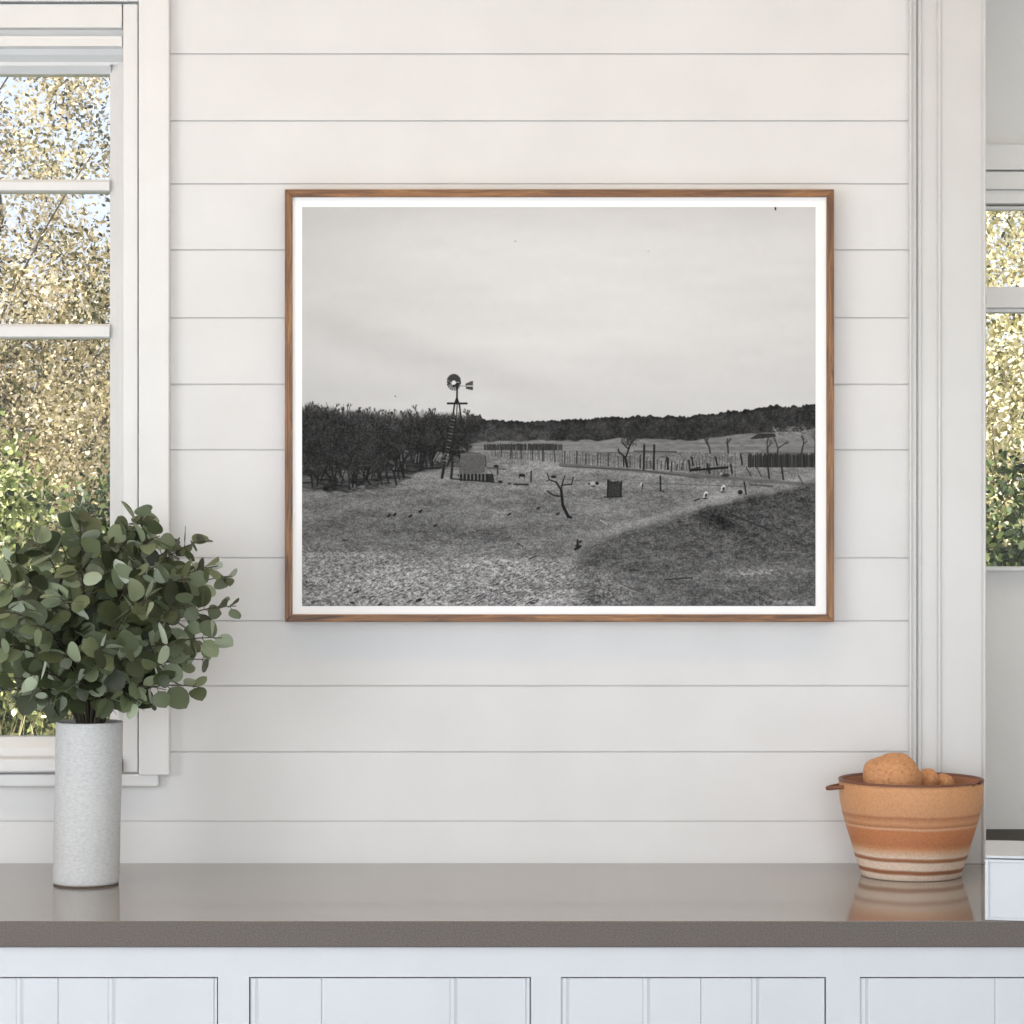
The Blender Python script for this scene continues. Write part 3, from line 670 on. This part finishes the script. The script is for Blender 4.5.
# ------------------------------------------------------------------ eucalyptus bunch in the vase
LR = random.Random(21)
def leaf_verts(rad, elong, fold, curl, cup):
    """round leaf blade on a short stalk, base at origin, pointing +x, normal +z"""
    V = [(-.25*rad, 0, 0), (0, 0, 0)]; n = 7; Lh = []; Rh = []; mid = []
    for i in range(n+1):
        t = i/n; x = t*2*rad*elong; h = rad*math.sin(math.pi*min(1, t**.85))**.62 if 0 < t < 1 else 0
        zc = -curl*(t**2)*rad
        mid.append((x, 0, zc)); Lh.append((x, h, zc+fold*h-cup*h*h/rad)); Rh.append((x, -h, zc+fold*h-cup*h*h/rad))
    verts = mid+Lh[1:-1]+Rh[1:-1]; F_ = []
    li = lambda i: 0 if i == 0 else (n if i == n else n+i); r_ = lambda i: 0 if i == 0 else (n if i == n else 2*n-1+i)
    for i in range(n):
        f = [i, i+1, li(i+1), li(i)]; f = [v for k, v in enumerate(f) if v not in f[:k]]; F_.append(f)
        f = [i+1, i, r_(i), r_(i+1)]; f = [v for k, v in enumerate(f) if v not in f[:k]]; F_.append(f)
    return verts, F_
def bez(a, b, c, t): return a*(1-t)**2+b*2*t*(1-t)+c*t*t
eu = empty('eucalyptus_bunch', (VX+sh[0]*VH, VY, TOP+VH), 'bushy bunch of round-leaved grey green eucalyptus branches standing in the white vase', 'plant')
org = Vector((VX+sh[0]*VH, VY, TOP+VH))
def at(px, py, y): return Vector((wx(px, y), y, wz(py, y)))
tips = []
# outline branches: (px, py of tip, depth y)
for t in ((-38, 640, -.30), (-30, 606, -.22), (-14, 580, -.34), (8, 562, -.26), (32, 544, -.33), (54, 536, -.22), (78, 520, -.30), (90, 540, -.25),
          (148, 514, -.29), (132, 536, -.27), (160, 536, -.36), (178, 548, -.24), (205, 541, -.30), (218, 566, -.36), (232, 576, -.24), (236, 606, -.30), (222, 638, -.38), (210, 660, -.27), (204, 688, -.33), (166, 690, -.40),
          (-24, 680, -.36), (4, 692, -.28), (30, 676, -.45), (60, 656, -.50), (104, 650, -.50), (140, 660, -.48), (176, 646, -.46), (190, 606, -.44), (152, 600, -.49), (30, 626, -.48), (0, 612, -.46), (62, 600, -.46),
          (22, 586, -.42), (80, 570, -.42), (146, 574, -.42), (186, 580, -.40), (-10, 646, -.44), (60, 590, -.13), (168, 606, -.13), (10, 606, -.14), (196, 640, -.14), (-5, 656, -.16), (150, 650, -.14),
          (140, 704, -.35), (112, 700, -.38), (46, 702, -.36), (80, 684, -.42)):
    tips.append(t)
for bi, (px, py, y) in enumerate(tips):
    tip = at(px, py, y)
    out = tip-org; ln = out.length
    base = org+Vector((out.x*.10, out.y*.10, 0)); base.x = org.x+max(-.034, min(.034, base.x-org.x)); base.y = org.y+max(-.034, min(.034, base.y-org.y))
    foot = Vector((org.x-(base.x-org.x)*.5, org.y-(base.y-org.y)*.5, TOP+.06))
    ctrl = base+Vector((out.x*.25, out.y*.25, max(.05, out.z*.85)+.03))
    if out.z < .06: ctrl.z = org.z+.07+LR.uniform(0, .03)
    pts = [foot, foot.lerp(base, .5)]+[bez(base, ctrl, tip, k/14) for k in range(15)]
    stem = MB().tube(pts, .0021, .0008, 6)
    lv, lf, lt = [], [], []
    length = sum((pts[i+1]-pts[i]).length for i in range(2, 16))
    nl = max(8, int(length/.0235))
    for k in range(nl):
        t = .22+.78*(k+LR.random()*.5)/nl
        if ln < .12: t = .4+.6*(k+.5)/nl
        p = bez(base, ctrl, tip, min(t, 1)); d = (bez(base, ctrl, tip, min(1, t+.02))-bez(base, ctrl, tip, min(1, t+.02)-.04)).normalized()
        if p.z < org.z+.012: continue
        nside = 2 if LR.random() < .8 else 1
        phi = LR.uniform(0, math.tau)
        for sgn in range(nside):
            a = phi+math.pi*sgn+LR.uniform(-.4, .4)
            u = d.cross(Vector((.2, .3, 1))); u = (u if u.length > .05 else d.cross(Vector((1, 0, 0)))).normalized(); v = d.cross(u)
            dirv = (u*math.cos(a)+v*math.sin(a))*.85+d*LR.uniform(.15, .8)+Vector((0, 0, LR.uniform(-.35, .25)))
            dirv.normalize()
            nrm = Vector((LR.gauss(0, .6), LR.gauss(-.35, .6), LR.gauss(.55, .55)))
            nrm = (nrm-dirv*nrm.dot(dirv)).normalized(); b_ = nrm.cross(dirv)
            rad = LR.uniform(.0135, .0222)*(1-.35*max(0, t-.75)/.25); el = LR.uniform(.9, 1.3)
            V_, F_ = leaf_verts(rad, el, LR.uniform(-.05, .38), LR.uniform(-.2, .5), LR.uniform(-.1, .25))
            st0 = p+dirv*.006
            W_ = [st0+dirv*q[0]+b_*q[1]+nrm*q[2] for q in V_]
            if max(q.y for q in W_) > -.034: continue
            if min(q.z for q in W_) < org.z-.03: continue
            if any((q.x-org.x)**2+(q.y-org.y)**2 < (VR+.006)**2 and q.z < org.z+.006 for q in W_): continue
            o_ = len(lv); lv += W_; lf += [tuple(i+o_ for i in f) for f in F_]
            lt += [min(1, max(0, LR.gauss(.38, .28)))]*len(W_)
            stem.tube([p, st0+dirv*.002], .0007, .0006, 4)
    br = stem.build('branch', M['euc_stem'], eu, 'all')
    lm = bpy.data.meshes.new('leaves'); lm.from_pydata([tuple(q) for q in lv], [], lf)
    at_ = lm.attributes.new('tint', 'FLOAT', 'POINT'); at_.data.foreach_set('value', lt)
    link('leaves', lm, M['euc'], br, 'all')

# ------------------------------------------------------------------ bowl with potatoes
BY = -.168; bs = F/(D+BY); BX = (911-512)/bs
bo = empty('bowl', (BX, BY, TOP+.0003), 'banded terracotta bowl with cream stripes near its foot, beside the low white box', 'bowl')
zz = lambda py: CZ-(py-512)/bs-TOP
outer = [(0, 0), (48.6/bs, 0), (50.0/bs, .002), (51.3/bs, zz(869)), (55.4/bs, zz(857)), (59.7/bs, zz(842)), (64.8/bs, zz(826)), (68.6/bs, zz(812)), (70.9/bs, zz(800)), (71.6/bs, zz(789)), (72.0/bs, BOWL_H-.004)]
MB().lathe(outer, 96).build('bowl_body', M['terracotta'], bo, 'all', local=True)
tk = .0065
inner = [(72./bs, BOWL_H-.004), (72.5/bs, BOWL_H-.0015), (72./bs, BOWL_H), (72/bs-tk*.8, BOWL_H-.0004), (72/bs-tk, BOWL_H-.004)]
MB().lathe(inner, 96).build('rim', M['bowl_rim'], bo, 'all', local=True)
MB().lathe([(72/bs-tk, BOWL_H-.004)]+[(r-tk*1.05, z) for r, z in outer[-2:1:-1] if z > .012]+[(.05, .012), (0, .009)], 96).build('inner_wall', M['bowl_inside'], bo, 'all', local=True)
def ear(theta, wid, outw, z, lift, r):
    R_ = 71.5/bs; pts = []
    for k in range(13):
        s = -1+2*k/12; a = theta+s*wid/R_; q = R_-.003+outw*math.cos(s*math.pi/2)**.8
        pts.append((q*math.cos(a), q*math.sin(a), z+lift*math.cos(s*math.pi/2)))
    return MB().tube(pts, r, r, 10)
ear(math.radians(186), .017, .0265, BOWL_H-.012, -.004, .0034).build('handle', M['bowl_rim'], bo, 'all', local=True)
ear(math.radians(-36), .014, .010, BOWL_H-.004, .007, .0034).build('handle', M['bowl_rim'], bo, 'all', local=True)
def potato(x, y, z, sx, sy, sz, seed, rot, label):
    b = bmesh.new(); bmesh.ops.create_icosphere(b, subdivisions=5, radius=1.)
    for v in b.verts:
        n_ = mnoise.noise(v.co*1.1+Vector((seed*3.1, seed, 0)))*.13+mnoise.noise(v.co*2.6+Vector((seed, 0, seed)))*.035
        v.co = v.co*(1+n_); v.co = Vector((v.co.x*sx, v.co.y*sy, v.co.z*sz))
    bmesh.ops.rotate(b, verts=b.verts[:], cent=(0, 0, 0), matrix=Matrix.Rotation(rot, 3, 'Y'))
    me = bpy.data.meshes.new('potato'); b.to_mesh(me); b.free()
    o = link('potato', me, M['potato'], None, 'all'); o.location = (BX+x, BY+y, TOP+z)
    return tag(o, label, 'potato', 'potatoes in the terracotta bowl')
ps = lambda px, y: wx(px, BY+y)-BX
potato(ps(893, -.012), -.012, wz(780.8, BY-.012)-TOP, .0515, .046, .047, 1, .12, 'biggest brown potato, heaped above the rim of the terracotta bowl')
potato(ps(928, .035), .035, wz(781, BY+.035)-TOP, .0185, .022, .0225, 4, .1, 'small brown potato showing just beside the biggest one in the bowl')
potato(ps(944, .045), .045, wz(783, BY+.045)-TOP, .0165, .018, .0170, 6, .5, 'smallest brown potato, peeping over the bowl rim nearest the white box')
hid = 'brown potato lying hidden beneath the others inside the terracotta bowl'
potato(-.018, -.03, .060, .045, .036, .040, 8, .3, hid); potato(.026, .052, .085, .036, .030, .050, 9, -.2, hid); potato(-.025, .036, .05, .030, .028, .030, 10, .2, hid); potato(.038, -.026, .055, .029, .028, .032, 12, .9, hid)

# ------------------------------------------------------------------ the garden outside the windows
GZ = -.25
tag(MB().box(-14, 14, .75, 30, GZ-.2, GZ).build('ground_garden', M['lawn']), kind='structure')
def leaves_mesh(name, cen, size, tint, mat, parent, rng, droop=.0, elong=1.9):
    n = len(cen)
    d = rng.normal(size=(n, 3)); d[:, 2] -= droop; d /= np.linalg.norm(d, axis=1)[:, None]
    r = rng.normal(size=(n, 3)); b = np.cross(d, r); b /= np.linalg.norm(b, axis=1)[:, None]; c = np.cross(d, b)
    s = size[:, None]
    V = np.empty((n, 6, 3))
    V[:, 0] = cen-d*s*elong*.5; V[:, 5] = cen+d*s*elong*.5
    V[:, 1] = cen-d*s*elong*.12+b*s*.5+c*s*.12; V[:, 2] = cen-d*s*elong*.12-b*s*.5+c*s*.12
    V[:, 3] = cen+d*s*elong*.22+b*s*.36+c*s*.08; V[:, 4] = cen+d*s*elong*.22-b*s*.36+c*s*.08
    base = (np.arange(n)*6)[:, None]
    f = np.concatenate([base+np.array([0, 2, 1]), base+np.array([5, 3, 4])], 0); q = base+np.array([1, 2, 4, 3])
    me = bpy.data.meshes.new(name); nv = n*6
    me.vertices.add(nv); me.vertices.foreach_set('co', V.reshape(-1).astype(np.float32))
    loops = np.concatenate([f.reshape(-1), q.reshape(-1)]); me.loops.add(len(loops)); me.loops.foreach_set('vertex_index', loops.astype(np.int32))
    tot = np.concatenate([np.full(len(f), 3), np.full(n, 4)]); start = np.concatenate([[0], np.cumsum(tot)[:-1]])
    me.polygons.add(len(tot)); me.polygons.foreach_set('loop_start', start.astype(np.int32)); me.polygons.foreach_set('loop_total', tot.astype(np.int32))
    me.update(calc_edges=True)
    a = me.attributes.new('tint', 'FLOAT', 'POINT'); a.data.foreach_set('value', np.repeat(np.clip(tint, 0, 1), 6).astype(np.float32))
    return link(name, me, mat, parent)
def woody(name, loc, height, spread, label, cat, mat, seed, ncl, per, csize, lsize, zlo, zhi, dens=None, trunk_r=.07, shape=1., tint_mu=.5, group=None, droop=.3, nbr=16):
    """a tree or shrub: trunk, branches, and leaf clumps carried by the branches"""
    rng = np.random.default_rng(seed); R = random.Random(seed)
    root = empty(name, (loc[0], loc[1], GZ), label, cat, group)
    tr = MB(); top = Vector((loc[0]+R.uniform(-.1, .1), loc[1], GZ+height*.9)); b0 = Vector((loc[0], loc[1], GZ-.01))
    trunk_pts = [b0.lerp(top, k/8)+Vector((math.sin(k*1.3+seed)*.05*spread*(k > 0), math.cos(k*1.7+seed)*.05*spread*(k > 0), 0)) for k in range(9)]
    tr.tube(trunk_pts, trunk_r, trunk_r*.25, 9)
    tr.build('trunk', M['bark'], root, 'all')
    cl = []
    while len(cl) < ncl:
        u = rng.uniform(-1, 1, 3)
        if np.linalg.norm(u*np.array([1, 1, shape])) > 1: continue
        z = zlo+(u[2]*.5+.5)*(zhi-zlo)
        k = 1. if dens is None else float(np.interp(z, *dens))
        if rng.random() > k: continue
        wdt = spread*(1-.35*max(0, (z-zlo)/(zhi-zlo)-.5)*2)
        cl.append((loc[0]+u[0]*wdt, loc[1]+u[1]*wdt*.8, z))
    cl = np.array(cl)
    bb = MB()
    for k in range(nbr*2):
        c = Vector(cl[rng.integers(len(cl))]); h = max(.12, min(.85, (c.z-GZ)/(height*.9)-.25)); s = trunk_pts[int(h*8)]
        mid = s.lerp(c, .5)+Vector((R.uniform(-.25, .25), R.uniform(-.2, .2), R.uniform(-.05, .35)))
        bb.tube([bez(s, mid, c, q/6) for q in range(7)], trunk_r*.09, .0022, 5)
    bb.build('branches', M['bark'], root, 'all')
    idx = np.repeat(np.arange(len(cl)), per); n = len(idx)
    cen = cl[idx]+rng.normal(size=(n, 3))*np.array([csize, csize, csize*1.2])
    cen = cen[(cen[:, 1] > .95) & (cen[:, 2] > GZ+.03)]; idx = idx[:len(cen)]
    n = len(cen)
    size = lsize*rng.uniform(.6, 1.35, n); tint = rng.normal(tint_mu, .24, n)+rng.normal(0, .12, ncl)[idx]
    leaves_mesh('foliage', cen, size, tint, mat, root, rng, droop)
    return root
# seen through the near window
woody('garden_tree', (-2.25, 6.0), 4.6, 1.35, 'tall golden-leaved tree outside the near window, sky showing through its crown', 'tree', M['gold_leaf'], 3, 330, 360, .066, .0115, 1.1, 4.3, ([0, 2.0, 2.3, 2.6, 5], [1, 1, .62, .36, .32]), .08, .7, .56, 'garden trees beyond the near window')
woody('garden_tree', (-2.8, 9.5), 4.2, 2.0, 'greyish olive tree farther back behind the golden tree', 'tree', M['olive_leaf'], 5, 520, 130, .17, .020, .6, 2.75, ([0, 2.2, 2.6, 5], [1, 1, .2, .08]), .09, .7, .46, 'garden trees beyond the near window')
woody('garden_shrub', (-1.80, 3.9), 1.8, .46, 'bright green leafy shrub just outside the near window, behind the eucalyptus', 'shrub', M['green_leaf'], 7, 210, 150, .055, .0155, .3, 1.78, None, .025, .8, .5)
woody('garden_shrub', (-1.36, 4.8), 2.0, .30, 'dark green shrub outside the near window, close by the window casing', 'shrub', M['dark_leaf'], 8, 140, 120, .07, .017, .3, 1.62, None, .03, .8, .5)
# seen through the far window
woody('garden_shrub', (2.1, 5.2), 3.4, .9, 'tall pale yellow flowering shrub outside the far window', 'shrub', M['pale_leaf'], 11, 330, 250, .08, .0122, .8, 3.2, ([0, 2.0, 2.25, 5], [1, 1, .55, .48]), .05, .7, .6)
woody('garden_shrub', (1.75, 3.6), 1.75, .5, 'low dark green shrub at the foot of the pale shrub outside the far window', 'shrub', M['dark_leaf'], 13, 200, 150, .06, .015, .4, 1.66, None, .03, .8, .42)
woody('garden_tree', (3.2, 9.0), 3.6, 1.8, 'dull green tree farther back behind the pale shrub outside the far window', 'tree', M['green_leaf'], 15, 380, 110, .16, .021, .6, 2.5, ([0, 2.0, 2.3, 5], [1, 1, .3, .1]), .09, .7, .4)
for (x_, y_, lab) in ((-6.2, 14.6, 'olive tree standing well to the left of the golden tree in the garden'), (.6, 14.6, 'olive tree standing in the garden between the two windows')):
    woody('garden_tree', (x_, y_), 4.4, 1.9, lab, 'tree', M['olive_leaf'], int(30+x_), 330, 110, .16, .022, .3, 3.8, None, .09, .7, .46, 'garden trees beyond the near window')
# dry grasses
rg = np.random.default_rng(17); gr = MB(); gv, gf, gt = [], [], []
for k in range(900):
    x, y = -1.72+rg.normal()*.28, 2.7+rg.normal()*.16; h = rg.uniform(.75, 1.32); lx, ly = rg.normal()*.14, rg.normal()*.08; a = rg.uniform(0, math.pi); wd = rg.uniform(.003, .006)
    o = len(gv); ca, sa_ = math.cos(a)*wd, math.sin(a)*wd
    for s in range(5):
        t = s/4; q = wd*(1-t*.85); gv += [(x+lx*t*t-math.cos(a)*q, y+ly*t*t-math.sin(a)*q, GZ+h*t), (x+lx*t*t+math.cos(a)*q, y+ly*t*t+math.sin(a)*q, GZ+h*t)]
    gf += [(o+2*s, o+2*s+1, o+2*s+3, o+2*s+2) for s in range(4)]; gt += [float(rg.normal(.55, .25))]*10
gm = bpy.data.meshes.new('dry_grass'); gm.from_pydata(gv, [], gf); ga = gm.attributes.new('tint', 'FLOAT', 'POINT'); ga.data.foreach_set('value', gt)
tag(link('dry_grass', gm, M['dry_grass']), 'tall dry straw-coloured grass outside the near window, above its sill', 'grass', None, 'stuff')

# ------------------------------------------------------------------ light
wd = bpy.data.worlds.new('sky'); SC.world = wd; wd.use_nodes = True
nt = wd.node_tree; bg = nt.nodes['Background']
sky = nt.nodes.new('ShaderNodeTexSky'); sky.sky_type = 'NISHITA'; sky.sun_disc = False; sky.sun_elevation = math.radians(48); sky.sun_rotation = math.radians(200); sky.air_density = 1.; sky.dust_density = 2.5; sky.ozone_density = 1.
hs = nt.nodes.new('ShaderNodeHueSaturation'); hs.inputs['Saturation'].default_value = .68; nt.links.new(sky.outputs[0], hs.inputs['Color']); tn = nt.nodes.new('ShaderNodeMix'); tn.data_type = 'RGBA'; tn.blend_type = 'MULTIPLY'; tn.inputs['Factor'].default_value = 1.; tn.inputs['B'].default_value = (1.03, .94, 1., 1); nt.links.new(hs.outputs[0], tn.inputs['A']); nt.links.new(tn.outputs['Result'], bg.inputs[0]); bg.inputs[1].default_value = .245
def lamp(kind, name, loc, rot, energy, color, size=None, size_y=None, **kw):
    d = bpy.data.lights.new(name, kind); d.energy = energy; d.color = color
    if kind == 'AREA':
        d.shape = 'RECTANGLE' if size_y else 'DISK'; d.size = size
        if size_y: d.size_y = size_y
    for k, v in kw.items(): setattr(d, k, v)
    o = bpy.data.objects.new(name, d); C.objects.link(o); o.location = loc; o.rotation_euler = rot
    return o
lamp('SUN', 'sun', (0, -10, 12), (math.radians(33), 0, math.radians(-48)), 10.5, (1, .95, .87), angle=math.radians(.6))
lamp('AREA', 'daylight_rear_window', (.2, YB+.02, 1.5), (math.radians(90), 0, 0), 106, (.905, .955, .985), 3.4, 1.6)
lamp('AREA', 'daylight_side_window', (XL+.02, -3.3, 1.7), (math.radians(90), 0, math.radians(-90)), 59, (.91, .957, .985), 3.1, 1.35)
lamp('AREA', 'added_warm_strip', (-.2, -.62, CEIL-.01), (0, 0, 0), 12, (1., .66, .31), 4.6, .14)  # unseen strip, added to warm the upper wall evenly
lamp('AREA', 'nook_fill_light', (1.7, -.35, CEIL-.01), (0, 0, 0), 2.0, (1., .95, .86), .3)  # unseen fill, added to brighten the far wall of the nook

# ------------------------------------------------------------------ camera, view
cam = bpy.data.cameras.new('camera'); cam.sensor_width = 36.; cam.sensor_fit = 'HORIZONTAL'; cam.lens = 36*F/1024
co = bpy.data.objects.new('camera', cam); C.objects.link(co); co.location = (0, -D, CZ); co.rotation_euler = (math.radians(90), 0, 0)
cam.clip_start = .05; cam.clip_end = 200
SC.camera = co
SC.view_settings.view_transform = 'Standard'; SC.view_settings.look = 'None'; SC.view_settings.exposure = .04; SC.view_settings.gamma = 1.
SC.view_settings.use_curve_mapping = False
